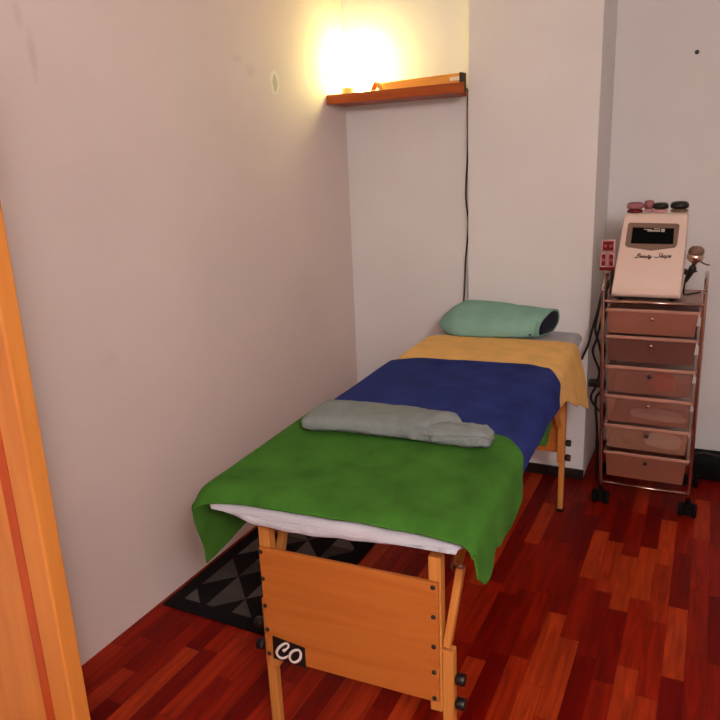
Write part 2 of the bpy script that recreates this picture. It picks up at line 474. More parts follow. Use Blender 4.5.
def end_frame(P1, P2, back, badge, inline=False):
    """P1,P2: floor points of left and right leg outer edges; back=+1 panel faces the camera side"""
    P1 = Vector(P1); P2 = Vector(P2); d = (P2 - P1).normalized(); n = Vector((-d.y, d.x, 0)) * back
    W = (P2 - P1).length
    def pt(s, dep, z): return P1 + d * s + n * dep + Vector((0, 0, z))
    def cub(bm, s0, s1, d0, d1, z0, z1, bev=.003):
        t = bmesh.new(); bmesh.ops.create_cube(t, size=1)
        bmesh.ops.scale(t, vec=(s1 - s0, d1 - d0, z1 - z0), verts=t.verts)
        if bev: bmesh.ops.bevel(t, geom=list(t.edges), offset=bev, segments=2, affect='EDGES', profile=.5)
        M = Matrix((d, n, Vector((0, 0, 1)))).transposed().to_4x4(); M.translation = pt((s0 + s1) / 2, (d0 + d1) / 2, (z0 + z1) / 2)
        bmesh.ops.transform(t, matrix=M, verts=t.verts); merge(bm, t)
    for side in (0, 1):
        sg = -1 if side == 0 else 1
        s0, s1 = (.012, .044) if side == 0 else (W - .034, W - .002)
        bm = bm_new(); cub(bm, s0, s1, .0, .034, .262, .702)
        leg = obj('leg', bm, M_beech, tb)
        e0, e1 = (s0 - .034, s0 - .006) if side == 0 else (s1 + .0005, s1 + .029)
        dd = (.036, .062) if side == 0 else (.002, .032)
        if inline: e0, e1 = s0 + .004, s1 - .004; dd = (-.030, -.003)
        bm = bm_new(); cub(bm, e0, e1, dd[0], dd[1], .012, .445)
        obj('leg_extension', bm, M_beech, leg)
        bm = bm_new(); cub(bm, e0 - .002, e1 + .002, dd[0] - .002, dd[1] + .002, 0, .016)
        obj('rubber_foot', bm, M_rubber, leg)['label'] = 'black rubber foot'
        ks = (s0 if inline else s0 - .034) if side == 0 else max(e1, s1)
        for kz in (.360, .288):
            bm = bm_new()
            cen = pt(ks, .018 if side or inline else .04, kz)
            add_lathe(bm, [(.006, 0), (.006, .003), (.0140, .0035), (.0155, .006), (.0155, .024), (.0140, .026)], cen, d * sg, 14)
            obj('knob', bm, M_black, leg)['label'] = 'black screw knob'
    bm = bm_new(); cub(bm, .018, W - .006, -.013, -.0005, .300, .640, .002)
    pan = obj('end_panel', bm, M_panel, tb)
    for s in (.024, W - .018):
        for z in (.628, .547, .463, .389, .312):
            bm = bm_new(); add_lathe(bm, [(.0062, 0), (.0062, .002), (.004, .0045), (.0015, .005)], pt(s, -.013, z), -n, 12)
            obj('screw', bm, M_black, pan)['label'] = 'dark screw head'
    if badge:
        q = [(.035, .373), (.131, .357), (.130, .299), (.029, .297)]
        q = [(.039, .372), (.139, .360), (.138, .296), (.037, .300)]
        bm = bm_new(); add_prism(bm, q, lambda p, s: pt(p[0], -.0132 - .002 * s, p[1]))
        bd = obj('badge', bm, M_black, pan); bd['label'] = 'black badge lettered CO in white script'
        TL = (90, 80); TR = (600, 200); BL = (110, 430)
        def mp(p):
            ax, ay = TR[0] - TL[0], TR[1] - TL[1]; bx, by = BL[0] - TL[0], BL[1] - TL[1]
            px, py = p[0] - TL[0], p[1] - TL[1]; det = ax * by - ay * bx
            u = (px * by - py * bx) / det; w = (ax * py - ay * px) / det
            return pt(q[0][0] + u * (q[1][0] - q[0][0]) + w * (q[3][0] - q[0][0]), -.0158, q[0][1] + u * (q[1][1] - q[0][1]) + w * (q[3][1] - q[0][1]))
        bm = bm_new()
        Cp = [(262, 292), (280, 280), (322, 245), (350, 200), (325, 162), (262, 188), (195, 250), (162, 320), (178, 378), (230, 408), (292, 395), (345, 352)]
        add_tube(bm, [mp(p) for p in Cp], [.0048, .0045, .0030, .0032, .0036, .0038, .0040, .0040, .0040, .0042, .0036, .0022], 8, smooth=5, flat=(n, .25))
        Op = [(490, 240), (420, 268), (375, 325), (370, 395), (415, 442), (478, 430), (530, 375), (542, 300), (525, 255)]
        add_tube(bm, [mp(p) for p in Op], .0038, 8, closed=True, smooth=5, flat=(n, .25))
        obj('lettering', bm, M_paper, bd)['label'] = 'white script letters CO'
    return pt

ptn = end_frame((.78, 1.362, 0), (1.301, 1.385, 0), 1, True)
end_frame((.766, 3.047, 0), (1.296, 3.061, 0), -1, False, True)
# folding braces at both ends
for (a, b, c) in (((1.308, 1.402, .452), (1.331, 1.440, .655), (1.318, 1.60, .700)), ((1.275, 2.995, .46), (1.268, 2.88, .62), (1.260, 2.72, .70)),
                  ((.800, 1.40, .455), (.800, 1.47, .630), (.800, 1.62, .700)), ((.785, 3.012, .46), (.785, 2.88, .62), (.785, 2.71, .70))):
    bm = bm_new(); add_bar(bm, a, b, .019, .027, up=(0, 1, .3), bevel=.002)
    br = obj('brace', bm, M_beech, tb)
    bm = bm_new(); bb = Vector(b); add_bar(bm, bb + Vector((-.0165, .012, -.006)), Vector(c) + Vector((-.0165, 0, 0)), .012, .027, up=(0, 1, .3), bevel=.002)
    obj('upper_brace', bm, M_panel, br)
    bm = bm_new()
    add_bar(bm, bb + Vector((-.022, -.004, -.01)), bb + Vector((-.022, .022, .004)), .004, .02, bevel=.001)
    add_lathe(bm, [(.007, 0), (.007, .006), (.004, .008)], bb + Vector((-.02, .004, -.006)), (-1, 0, 0), 12)
    add_lathe(bm, [(.006, 0), (.006, .012), (.003, .014)], bb + Vector((0, -.002, -.002)), (0, -.3, 1), 12)
    obj('hinge', bm, M_brass, br)['label'] = 'steel folding hinge'

# ------------------------------------------------------------------ white topper
bm = bm_new()
def slab_ring(v, hw, zt, zb, r):
    out = []
    N = 40
    for k in range(N):
        u = -hw + r + (2 * hw - 2 * r) * k / (N - 1)
        out.append((u, zt + .004 * (1 - (u / hw) ** 2)))
    for k in range(1, 8):
        a = PI * k / 8
        out.append((hw - r + r * math.sin(a), (zt + zb) / 2 + (zt - zb) / 2 * math.cos(a)))
    for k in range(N):
        u = hw - r - (2 * hw - 2 * r) * k / (N - 1)
        out.append((u, zb))
    for k in range(1, 8):
        a = PI * k / 8
        out.append((-hw + r - r * math.sin(a), (zt + zb) / 2 - (zt - zb) / 2 * math.cos(a)))
    pts = []
    for (u, z) in out:
        nz = noise.noise(Vector((u * 9, v * 5, z * 18)))
        fr = max(0, 1 - v / .06)
        lift = .016 * min(1, max(0, (-u - .20) / .13)) + .020 * min(1, max(0, (u + .05) / .35)) - .006 * (1 - (u / hw) ** 2) + .003 * noise.noise(Vector((u * 12, 0, 3)))
        zb2 = zb + min(lift, (zt - zb) * .8) * fr
        z2 = zb2 + max(-.2, min(1.5, (z - zb) / max(.002, zt - zb))) * (zt - zb2)
        pts.append(bed(u, v + (.002 * nz + .0025 * noise.noise(Vector((u * 22, z * 8, 2)))) * fr, z2))
    return pts
rings = []
for k in range(9):
    a = PI / 2 * k / 8
    s = math.sin(a); c = 1 - math.cos(a)
    rings.append(slab_ring(-.031 + .045 * c, .345 * (.955 + .045 * s), .763 + .028 * s ** .8, .759 - .021 * s ** .5, .02 + .012 * s))
for k in range(1, 60):
    rings.append(slab_ring(.014 + 2.03 * k / 60, .345, .792, .740, .032))
for k in range(9):
    a = PI / 2 * (1 - k / 8)
    s = math.sin(a); c = 1 - math.cos(a)
    rings.append(slab_ring(2.07 - .03 * c, .345 * (.93 + .07 * s), .768 + .024 * s, .764 - .024 * s, .02 + .012 * s))
add_loft(bm, rings)
tag(obj('mattress_topper', bm, M_white, loc=bed(0, 1, .74)), 'white padded mattress topper lying on the massage table under the blankets', 'mattress topper')

# ------------------------------------------------------------------ draped blankets
def drape(name, m, label, hw, zt, r, sL, sR, v0, v1, nt=70, ns=90, thick=.006, flare=.10, wr=.003, seed=0, front_lip=0.0, fold=(.012, 16), group=None, crown=.004, cat='blanket', post=None):
    """sL(t), sR(t): drops below the top on each side; v0(s), v1(s): start and end along the bed for arc position s"""
    bm = bm_new(); V = []
    for j in range(nt + 1):
        t = j / nt; row = []
        aL = -(hw - r) - (PI / 2 * r) - max(0, sL(t) - r); aR = (hw - r) + (PI / 2 * r) + max(0, sR(t) - r)
        for i in range(ns + 1):
            s = aL + (aR - aL) * i / ns
            sg = 1 if s > 0 else -1; q = abs(s); fl = hw - r
            if q <= fl: u, z, d = q, zt, 0
            elif q <= fl + r * PI / 2:
                a = (q - fl) / r; u = fl + r * math.sin(a); z = zt - r + r * math.cos(a); d = 0
            else:
                d = q - fl - r * PI / 2; u = hw + (flare(t) if callable(flare) else flare) * d; z = zt - r - d
            v = v0(s) + (v1(s) - v0(s)) * t
            n1 = noise.noise(Vector((s * 4, v * 4, 1.7)))
            n2 = noise.noise(Vector((s * 11, v * 9, 7.3)))
            wz = wr * (n1 + .6 * n2)
            if d == 0: z += wz + crown * max(0, 1 - (q / hw) ** 2)
            k = min(1, d / .08)
            u += k * fold[0] * (math.sin(v * fold[1] + seed) * .6 + n1 * .9) + k * .01
            if front_lip:
                e = max(0, (v0(s) + front_lip - v) / front_lip)
                z -= interp([(-.4, .044), (-.2, .027), (.1, .020), (.36, .024)], s) * e * e if d == 0 else 0
                v += .004 * n2 * e
            if post: u, v, z = post(u * sg, v, z, s, t, d); P = bed(u, v, z)
            else: P = bed(u * sg, v, z)
            row.append(bm.verts.new(P))
        V.append(row)
    for j in range(nt):
        for i in range(ns):
            f = bm.faces.new((V[j][i], V[j][i + 1], V[j + 1][i + 1], V[j + 1][i])); f.smooth = True
    o = obj(name, bm, m, loc=bed(0, v0(0), zt), recalc=False)
    md = o.modifiers.new('thickness', 'SOLIDIFY'); md.thickness = thick; md.offset = 1; md.use_rim = True
    sb = o.modifiers.new('soften', 'SUBSURF'); sb.levels = 0; sb.render_levels = 1
    return tag(o, label, cat, group)

def lerp(a, b, t): return a + (b - a) * t
def interp(pts, x):
    if x <= pts[0][0]: return pts[0][1]
    for (a, fa), (b, fb) in zip(pts, pts[1:]):
        if x <= b:
            k = (x - a) / (b - a); k = k * k * (3 - 2 * k); return fa + (fb - fa) * k
    return pts[-1][1]

# yellow at the head end
drape('blanket', M_yellow, 'yellow fleece blanket across the head end with a long corner hanging on the right', .356, .799, .030,
      lambda t: lerp(.06, .10, t), lambda t: interp([(0, .07), (.35, .115), (.7, .20), (1, .27)], t),
      lambda s: interp([(-.4, 1.20), (.34, 1.20), (.42, 1.04)], s), lambda s: interp([(-.45, 1.72), (-.36, 1.765), (-.25, 1.80), (.3, 1.805), (.45, 1.79), (.62, 1.72)], s),
      seed=1.3, flare=lambda t: .03 + .20 * max(0, t - .15) / .85, fold=(.007, 17))
# green cloth showing under the blue one
drape('blanket', M_green, 'green cloth hanging below the side of the blue blanket', .358, .800, .030,
      lambda t: .03, lambda t: interp([(0, .05), (.25, .07), (.75, .125), (1, .10)], t),
      lambda s: .60, lambda s: interp([(-.4, 1.10), (.36, 1.08), (.43, 1.0), (.50, .97)], s), seed=1.3, flare=.03, fold=(.007, 17), nt=40)
drape('blanket', M_blue, 'navy blue fleece blanket spread over the middle of the table', .366, .8085, .034,
      lambda t: .05, lambda t: interp([(0, .07), (.6, .072), (1, .085)], t),
      lambda s: interp([(-.4, .47), (.3, .47), (.42, .42)], s),
      lambda s: interp([(-.42, 1.27), (-.36, 1.29), (-.22, 1.345), (.22, 1.36), (.30, 1.33), (.365, 1.22), (.42, 1.14), (.46, 1.10)], s), seed=1.3, flare=.03, fold=(.007, 17))
drape('blanket', M_green, 'green fleece blanket over the foot end, its front corners hanging down', .372, .8175, .034,
      lambda t: interp([(0, .252), (.5, .22), (1, .12)], t), lambda t: interp([(0, .098), (.10, .132), (.16, .136), (.31, .104), (.48, .132), (.68, .140), (.92, .118), (1, .09)], t),
      lambda s: interp([(-.60, .005), (-.37, -.052), (-.30, -.036), (0, -.040), (.34, -.036), (.40, -.05), (.50, -.05)], s),
      lambda s: interp([(-.45, .50), (-.38, .58), (-.33, .62), (0, .59), (.22, .57), (.30, .55), (.37, .49), (.44, .43)], s),
      seed=1.3, flare=.03, front_lip=.05, fold=(.007, 17))

# ------------------------------------------------------------------ rolled grey towel
tw = thing('towel', 'pale grey green rolled towel lying across the seam of the green and blue blankets', 'towel', bed(0, .5, .825))
def sgn(c, e): return math.copysign(abs(c) ** e, c)
def cloth_roll(name, t_u, t_v, t_hx, t_hz, ends, shear, seed, wraps, NA=60, NR=56, base=.8315):
    """flattened roll; an outer layer ends in a raised hem along its front"""
    bm = bm_new(); rings = []
    for i in range(NA + 1):
        t = i / NA
        e = 1
        if t < ends[0]: e = max(.25, (t / ends[0]) ** .45)
        if t > 1 - ends[1]: e = max(.25, ((1 - t) / ends[1]) ** .45)
        cu = t_u(t); cv = t_v(t); hx = t_hx(t) * (.55 + .45 * e); hz = t_hz(t) * (.45 + .55 * e)
        ring = []
        for k in range(NR):
            a = 2 * PI * k / NR
            ca, sa = math.cos(a), math.sin(a)
            x = hx * sgn(ca, .72); z = hz * sgn(sa, .62)
            n = noise.noise(Vector((t * 5 + seed, ca * 1.5, sa * 1.5))) * .006 + noise.noise(Vector((t * 19 + seed, ca * 2.5, sa * 2.5))) * .003
            # creases: sharp valleys running obliquely
            cr = 0
            for (a0, sl, amp, w, t0, t1) in wraps:
                if t0 < t < t1:
                    dd = (a - a0 - sl * (t - t0) + PI) % (2 * PI) - PI
                    fade = min(1, (t - t0) / .06, (t1 - t) / .06)
                    if dd < 0: cr -= amp * fade * math.exp(-(dd / w) ** 2)
                    else: cr += .5 * amp * fade * math.exp(-(dd / (1.5 * w)) ** 2)
            r = Vector((x, z)); L = max(r.length, .012); r = r * (1 + (n + cr) / L)
            ring.append(bed(cu + shear * ca * max(0, t - .6) / .4 + n, cv + r.x, max(base, base + hz + r.y)))
        rings.append(ring)
    add_loft(bm, rings)
    return obj(name, bm, M_towel, tw, smooth=True)
cloth_roll('roll', lambda t: lerp(-.290, .135, t), lambda t: lerp(.472, .468, t) + .016 * math.sin(t * 3), lambda t: lerp(.105, .082, t), lambda t: lerp(.026, .030, t), (.05, .05), .055, 0,
           ((3.75, .25, .007, .14, .04, .97), (2.4, -.6, .005, .22, .0, .5), (1.9, 1.2, .005, .2, .35, .95)))
lf = cloth_roll('loose_end', lambda t: lerp(.040, .292, t), lambda t: lerp(.475, .455, t) - .012 * math.sin(t * PI), lambda t: lerp(.066, .050, t), lambda t: lerp(.020, .024, t), (.15, .10), .0, 9,
           ((2.2, -.9, .012, .16, .2, .95), (3.2, -.7, .011, .14, .25, .98), (1.2, .8, .006, .2, .4, .95)))

# ------------------------------------------------------------------ mint pillow
pw = thing('pillow', 'mint green pillow with a dark open end at the head of the table', 'pillow', bed(-.03, 1.92, .795))
bm = bm_new(); rings = []
NP = 44
def pil(t):
    """centre u, half depth, half height of the pillow at t"""
    if t < .24: k = math.sin(t / .24 * PI / 2) ** .9
    else: k = 1 - .12 * max(0, (t - .40) / .60)
    return k
for i in range(NP + 1):
    t = i / NP; k = max(.05, pil(t))
    ring = []
    cu = lerp(-.318, .205, t)
    hd = .150 * (.30 + .70 * k) * (1 - .33 * max(0, (t - .45) / .55)); hz = .070 * (.06 + .94 * k)
    for q in range(40):
        a = 2 * PI * q / 40; ca, sa = math.cos(a), math.sin(a)
        x = hd * math.copysign(abs(ca) ** .75, ca); z = hz * math.copysign(abs(sa) ** .9, sa)
        n = noise.noise(Vector((t * 5, ca * 1.4, sa * 1.4 + 4))) * .014 + noise.noise(Vector((t * 9 + ca * 5, sa * 5, 1.0))) * .008 - .006 * abs(noise.noise(Vector((t * 7 - sa * 3, sa * 3 + ca, 8.0))))
        tilt = .30
        y2 = x * math.cos(tilt) - z * math.sin(tilt); z2 = x * math.sin(tilt) + z * math.cos(tilt)
        u2 = cu + .030 * (x / hd) * max(0, t - .5) * 1.2 + (.018 * ca if t > .97 else 0)
        zz = .857 + .012 * t * 0 + z2 * (1 + n * 4)
        ring.append(bed(u2, 1.915 + y2 * (1 + n * 3), max(zz, .8105)))
    rings.append(ring)
last = rings[-1]
# open end: the case turns in and the mouth shows the dark inside
cen = sum(last, Vector()) / len(last)
rings.append([cen + (p - cen) * .93 + EX * .004 for p in last])
rings.append([cen + (p - cen) * .84 - EX * .004 for p in last])
add_loft(bm, rings)
obj('pillowcase', bm, M_mint, pw, smooth=True)
bm = bm_new()
mouth = [cen + (p - cen) * .86 + EX * .0015 for p in last]
add_loft(bm, [mouth, [cen + (p - cen) * .6 + EX * .0045 for p in mouth], [cen + (p - cen) * .1 + EX * .006 for p in mouth]])
obj('open_end', bm, M_navy, pw, smooth=True)['label'] = 'dark navy inside of the open end'
bm = bm_new(); add_lathe(bm, [(.005, 0), (.005, .003), (.003, .004)], bed(.145, 1.778, .835), (0, -1, .25), 10)
obj('button', bm, M_black, pw)['label'] = 'small black button'

# ------------------------------------------------------------------ rug under the table
bm = bm_new(); add_box(bm, (.022, 1.745, .0005), (.592, 3.245, .009), .003)
tag(obj('rug', bm, M_rug, loc=(.307, 2.495, .0)), 'black rug with grey triangles on the floor beneath the table along the left wall', 'rug')

# ------------------------------------------------------------------ trolley
tr = thing('storage_trolley', 'chrome framed trolley with six smoky plastic drawers on black castors', 'trolley', (1.62, 3.40, 0))
XL0, XL1, XR0, XR1 = 1.437, 1.404, 1.817, 1.812   # bottom / top x of the side frames
YF, YB = 3.226, 3.56
ZB, ZT = .075, 1.0
def px_l(z): return lerp(XL0, XL1, (z - ZB) / (ZT - ZB))
def px_r(z): return lerp(XR0, XR1, (z - ZB) / (ZT - ZB))
for fx in (px_l, px_r):
    bm = bm_new()
    pts = [(fx(.07), YF, .07), (fx(.5), YF, .5), (fx(1.0), YF, 1.0), (fx(1.04), YF + .004, 1.025), (fx(1.06), YF + .05, 1.065), (fx(1.07), YF + .11, 1.085),
           (fx(1.07), YB - .08, 1.085), (fx(1.06), YB - .02, 1.065), (fx(1.0), YB, 1.02), (fx(.5), YB, .5), (fx(.07), YB, .07)]
    add_tube(bm, pts, .0085, 12, smooth=6)
    obj('side_frame', bm, M_chrome, tr)
for y in (YF, YB):
    for z in (.112, .985):
        bm = bm_new(); add_tube(bm, [(px_l(z), y, z), (px_r(z), y, z)], .0075, 12)
        obj('cross_bar', bm, M_chrome, tr)
tops = [(.948, .842), (.826, .714), (.686, .566), (.546, .424), (.404, .294), (.270, .150)]
for k, (zt, zb) in enumerate(tops):
    for fx, s in ((px_l, 1), (px_r, -1)):
        bm = bm_new(); add_bar(bm, (fx(zt) + s * .010, YF, zt - .012), (fx(zt) + s * .010, YB, zt - .012), .006, .010, bevel=.001)
        obj('runner', bm, M_chrome, tr)
bm = bm_new(); add_box(bm, (XL1 + .010, YF + .008, .979), (XR1 - .010, YB - .008, .989), .003)
obj('top_tray', bm, mat('tray_plastic', (.34, .16, .12), .3), tr)['label'] = 'brown top tray'
M_clear = mat('clear_smoky_drawer', (.40, .16, .11), .35, 0, 6, .06, alpha=.45)
M_d = [M_drawer, mat('dark_smoky_drawer', (.19, .075, .055), .35, 0, 6, .06, alpha=.74), M_clear, M_clear,
       mat('pale_smoky_drawer', (.50, .24, .15), .35, 0, 6, .06, alpha=.45), mat('brown_smoky_drawer', (.32, .11, .065), .35, 0, 6, .06, alpha=.85)]
for k, (zt, zb) in enumerate(tops):
    x0, x1 = px_l(zt) + .019, px_r(zt) - .019
    yf = YF - .006; yb = YB - .03; w = .0035; tp = .010
    bm = bm_new()
    def sheetq(a, b, c, d, n):
        n = Vector(n) * w
        A = [bm.verts.new(Vector(p)) for p in (a, b, c, d)]; Bv = [bm.verts.new(Vector(p) + n) for p in (a, b, c, d)]
        bm.faces.new(A); bm.faces.new(Bv[::-1])
        for i in range(4): bm.faces.new((A[i], Bv[i], Bv[(i + 1) % 4], A[(i + 1) % 4]))
    fl = (x0, yf, zt), (x1, yf, zt), (x1 - tp, yf + .012, zb), (x0 + tp, yf + .012, zb)
    bk = (x0, yb, zt), (x1, yb, zt), (x1 - tp, yb - .01, zb), (x0 + tp, yb - .01, zb)
    sheetq(*fl, (0, 1, 0)); sheetq(*bk, (0, -1, 0))
    sheetq(fl[0], bk[0], bk[3], fl[3], (1, 0, 0)); sheetq(fl[1], bk[1], bk[2], fl[2], (-1, 0, 0))
    sheetq(fl[3], fl[2], bk[2], bk[3], (0, 0, 1))
    dr = obj('drawer', bm, M_d[k], tr)
    if k == 1: dr['label'] = 'darker second drawer'
    bm = bm_new(); add_box(bm, (x0 - .006, yf - .007, zt - .005), (x1 + .006, yf + .003, zt + .009), .003)
    add_box(bm, (x0 - .006, yf, zt - .001), (x0 + .002, yb, zt + .004), .001); add_box(bm, (x1 - .002, yf, zt - .001), (x1 + .006, yb, zt + .004), .001)
    obj('rim', bm, M_lip, dr)
    bm = bm_new(); add_lathe(bm, [(.004, 0), (.004, .008), (.0085, .010), (.0095, .016), (.006, .020), (.001, .021)], ((x0 + x1) / 2 + .004, yf + .003, zt - .030), (0, -1, 0), 14)
    obj('knob', bm, M_chrome if k in (0, 1, 3) else M_black, dr)
for fx, y in ((px_l, YF), (px_r, YF), (px_l, YB), (px_r, YB)):
    x = fx(.07)
    bm = bm_new()
    add_lathe(bm, [(.006, .06), (.006, .074), (.0115, .075), (.0115, .086), (.004, .088)], (x, y, 0), (0, 0, 1), 14)
    add_box(bm, (x - .0145, y - .024, .018), (x + .0145, y + .030, .072), .006)
    ca = obj('castor', bm, M_rubber, tr)
    for s in (-1, 1):
        bm = bm_new(); add_lathe(bm, [(.020, -.012), (.030, -.010), (.033, 0), (.030, .010), (.020, .012)], (x + s * .0275, y + .006, .033), (1, 0, 0), 20)
        obj('wheel', bm, M_rubber, ca)

# things lying in the drawers
def blob(name, m, cen, half, label, cat, seed, flatten=.6):
    bm = bm_new(); bmesh.ops.create_uvsphere(bm, u_segments=28, v_segments=16, radius=1)
    for v in bm.verts:
        p = v.co.copy()
        n = noise.noise(p * 1.7 + Vector((seed, 0, 0))) * .22 + noise.noise(p * 4 + Vector((0, seed, 0))) * .08
        q = Vector([math.copysign(abs(c) ** .75, c) for c in p]) * (1 + n)
        z = q.z if q.z > 0 else q.z * .9
        v.co = Vector((cen[0] + q.x * half[0], cen[1] + q.y * half[1], max(cen[2] + z * half[2], cen[2] - half[2] * .95)))
    return tag(obj(name, bm, m, loc=(cen[0], cen[1], cen[2] - half[2]), smooth=True), label, cat)
blob('cloth_bundle', M_redcloth, (1.665, 3.278, .614), (.060, .040, .042), 'red cloth bundle showing through the third drawer front', 'cloth', 1)
blob('cloth_bundle', M_darkcloth, (1.61, 3.31, .758), (.13, .06, .038), 'dark cloth bundle inside the second drawer', 'cloth', 4)
blob('cloth_bundle', M_paper, (1.66, 3.288, .452), (.11, .050, .022), 'pale cloth lying flat in the fourth drawer', 'cloth', 7)
blob('cloth_bundle', M_paper, (1.69, 3.278, .336), (.075, .040, .036), 'white cloth bundle showing at the right of the fifth drawer', 'cloth', 11)
blob('cloth_bundle', M_darkcloth, (1.555, 3.278, .340), (.045, .040, .038), 'dark cloth bundle beside the white one in the fifth drawer', 'cloth', 15)

# ------------------------------------------------------------------ beauty machine on the trolley
mc = thing('beauty_machine', 'cream beauty machine with sloping front and dark screen on top of the trolley', 'beauty machine', (1.575, 3.38, .99))
prof = [(3.262, 1.002), (3.249, 1.008), (3.243, 1.020), (3.244, 1.034), (3.254, 1.046), (3.380, 1.343), (3.387, 1.352), (3.397, 1.356), (3.470, 1.352), (3.485, 1.345), (3.520, 1.20), (3.526, 1.01), (3.520, 1.002)]
bm = bm_new()
def mf(p, s):
    k = (p[1] - 1.0) / .35
    return (lerp(1.434, 1.459, k) if s == 0 else lerp(1.7155, 1.7175, k), p[0], p[1])
add_prism(bm, prof, mf)
bmesh.ops.bevel(bm, geom=[e for e in bm.edges if abs((e.verts[0].co - e.verts[1].co).x) < .05 and len(e.link_faces) == 2 and any(len(f.verts) > 4 for f in e.link_faces)], offset=.006, segments=3, affect='EDGES', profile=.5)
obj('housing', bm, M_mach, mc)
for x, y in ((1.47, 3.275), (1.68, 3.275), (1.47, 3.49), (1.68, 3.49)):
    bm = bm_new(); add_lathe(bm, [(.012, 0), (.013, .002), (.012, .0125)], (x, y, .9895), (0, 0, 1), 14); obj('foot', bm, M_rubber, mc)
bm = bm_new(); add_box(bm, (1.447, 3.264, .9955), (1.703, 3.51, 1.003), .001); obj('base_plate', bm, M_black, mc)
FA = Vector((0, 3.254, 1.046)); FB = Vector((0, 3.380, 1.343)); FD = (FB - FA).normalized(); FN = Vector((0, -FD.z, FD.y))
def face(x, z, off=0.0):
    k = (z - FA.z) / FD.z
    P = FA + FD * k + FN * off; P.x = x; return P
# bezel with a bowed lower edge
bz = [(1.484, 1.316), (1.680, 1.311), (1.687, 1.304), (1.684, 1.222), (1.676, 1.213), (1.640, 1.208), (1.582, 1.200), (1.520, 1.209), (1.482, 1.214), (1.473, 1.222), (1.477, 1.308)]
bm = bm_new(); add_prism(bm, bz, lambda p, s: face(p[0], p[1], .0004 + .005 * s))
bez = obj('screen_bezel', bm, M_bezel, mc)
lc = [(1.498, 1.296), (1.667, 1.291), (1.669, 1.226), (1.496, 1.228)]
bm = bm_new(); add_prism(bm, lc, lambda p, s: face(p[0], p[1], .0055 + .0012 * s))
lcd = obj('screen', bm, M_lcd, bez); lcd['label'] = 'black display screen'
bm = bm_new()
for (xa, xb, za, zb) in ((1.545, 1.578, 1.289, 1.286), (1.560, 1.612, 1.284, 1.2785), (1.584, 1.612, 1.291, 1.2875), (1.616, 1.630, 1.290, 1.277)):
    add_prism(bm, [(xa, za), (xb, za - .001), (xb, zb - .001), (xa, zb)], lambda p, s: face(p[0], p[1], .0068 + .0004 * s))
obj('screen_text', bm, M_lcdtext, lcd)['label'] = 'pale line of text along the top of the screen'
# script lettering "Beauty Shape"
G = {
 'B': ([[(.55, 1.9), (.35, .9), (.15, 0)], [(.1, 1.6), (.5, 2.05), (1.1, 2.0), (1.15, 1.5), (.7, 1.08), (1.05, .85), (1.0, .25), (.5, -.05), (-.3, .0), (-.7, .3)]], 1.35),
 'e': ([[(.05, .45), (.5, .62), (.5, .95), (.2, .85), (.1, .35), (.35, .02), (.8, .3)]], .78),
 'a': ([[(.62, .85), (.3, .95), (.08, .45), (.25, .05), (.55, .4), (.65, .9), (.6, .2), (.75, .03), (.95, .3)]], .9),
 'u': ([[(.1, .95), (.08, .3), (.3, .03), (.6, .4), (.68, .95), (.66, .2), (.8, .03), (.98, .3)]], .95),
 't': ([[(.35, 1.6), (.2, .4), (.35, .03), (.65, .3)], [(.02, 1.05), (.6, 1.1)]], .62),
 'y': ([[(.08, .95), (.1, .35), (.35, .1), (.65, .5), (.72, .95), (.55, -.2), (.25, -.75), (-.05, -.5), (.3, -.1), (.9, .25)]], .95),
 'S': ([[(1.15, 1.75), (.85, 2.05), (.45, 1.75), (.6, 1.25), (.95, .8), (.8, .2), (.2, 0), (-.4, .1), (-.8, .35)]], 1.15),
 'h': ([[(.45, 1.9), (.25, .9), (.1, 0)], [(.12, .35), (.45, .95), (.62, .75), (.52, .15), (.68, .03), (.9, .3)]], .85),
 'p': ([[(.25, .95), (.1, 0), (-.1, -.8)], [(.2, .6), (.5, .98), (.75, .6), (.55, .08), (.2, .15)], [(.55, .08), (.95, .3)]], .9),
}
bm = bm_new(); X0, X1, Z0 = 1.512, 1.672, 1.170
words = [('Beauty', X0 + .010, .0094), ('Shape', X0 + .094, .0102)]
for w, xs, sc in words:
    x = 0
    for ch in w:
        strokes, adv = G[ch]
        for st in strokes:
            pts = [face(xs + (x + p[0] + .25 * p[1]) * sc * 1.25, Z0 + p[1] * sc * .85 + .02 * (xs + x * sc - X0), .0012) for p in st]
            add_tube(bm, pts, .0019, 6, smooth=4, flat=(FN, .3))
        x += adv
obj('lettering', bm, M_script, mc)['label'] = 'dark script lettering across the sloping front'

# applicator heads lying on the top of the machine
def head(x, y, r, label, mbase, mtop, h=.046):
    t = thing('applicator_head', label, 'applicator head', (x, y, 1.3575), 'applicator heads on the machine')
    bm = bm_new(); add_lathe(bm, [(r * .82, 0), (r * .95, .004), (r * .95, .010), (r * .7, .014)], (x, y, 1.3575), (0, 0, 1), 24)
    obj('base_ring', bm, mbase, t)
    bm = bm_new(); add_lathe(bm, [(r * .68, .0142), (r * .98, h * .45), (r, h * .7), (r * .85, h * .92), (r * .60, h), (r * .52, h * .86), (.001, h * .80)], (x, y, 1.3575), (0, 0, 1), 24)
    obj('rim', bm, mtop, t)
    return t
M_dpink = mat('dusky_pink_plastic', (.34, .11, .12), .35)
head(1.497, 3.425, .037, 'dusky pink round applicator head at the left on top of the machine', M_red, M_dpink)
head(1.553, 3.450, .022, 'smallest applicator head, dark pink, between the two on its sides', M_pink, M_dpink, .052)
head(1.602, 3.425, .033, 'black topped pink applicator head in the middle of the machine top', M_pink, M_black, .042)
head(1.679, 3.425, .038, 'black ring shaped applicator head at the right on top of the machine', M_bezel, M_black, .046)

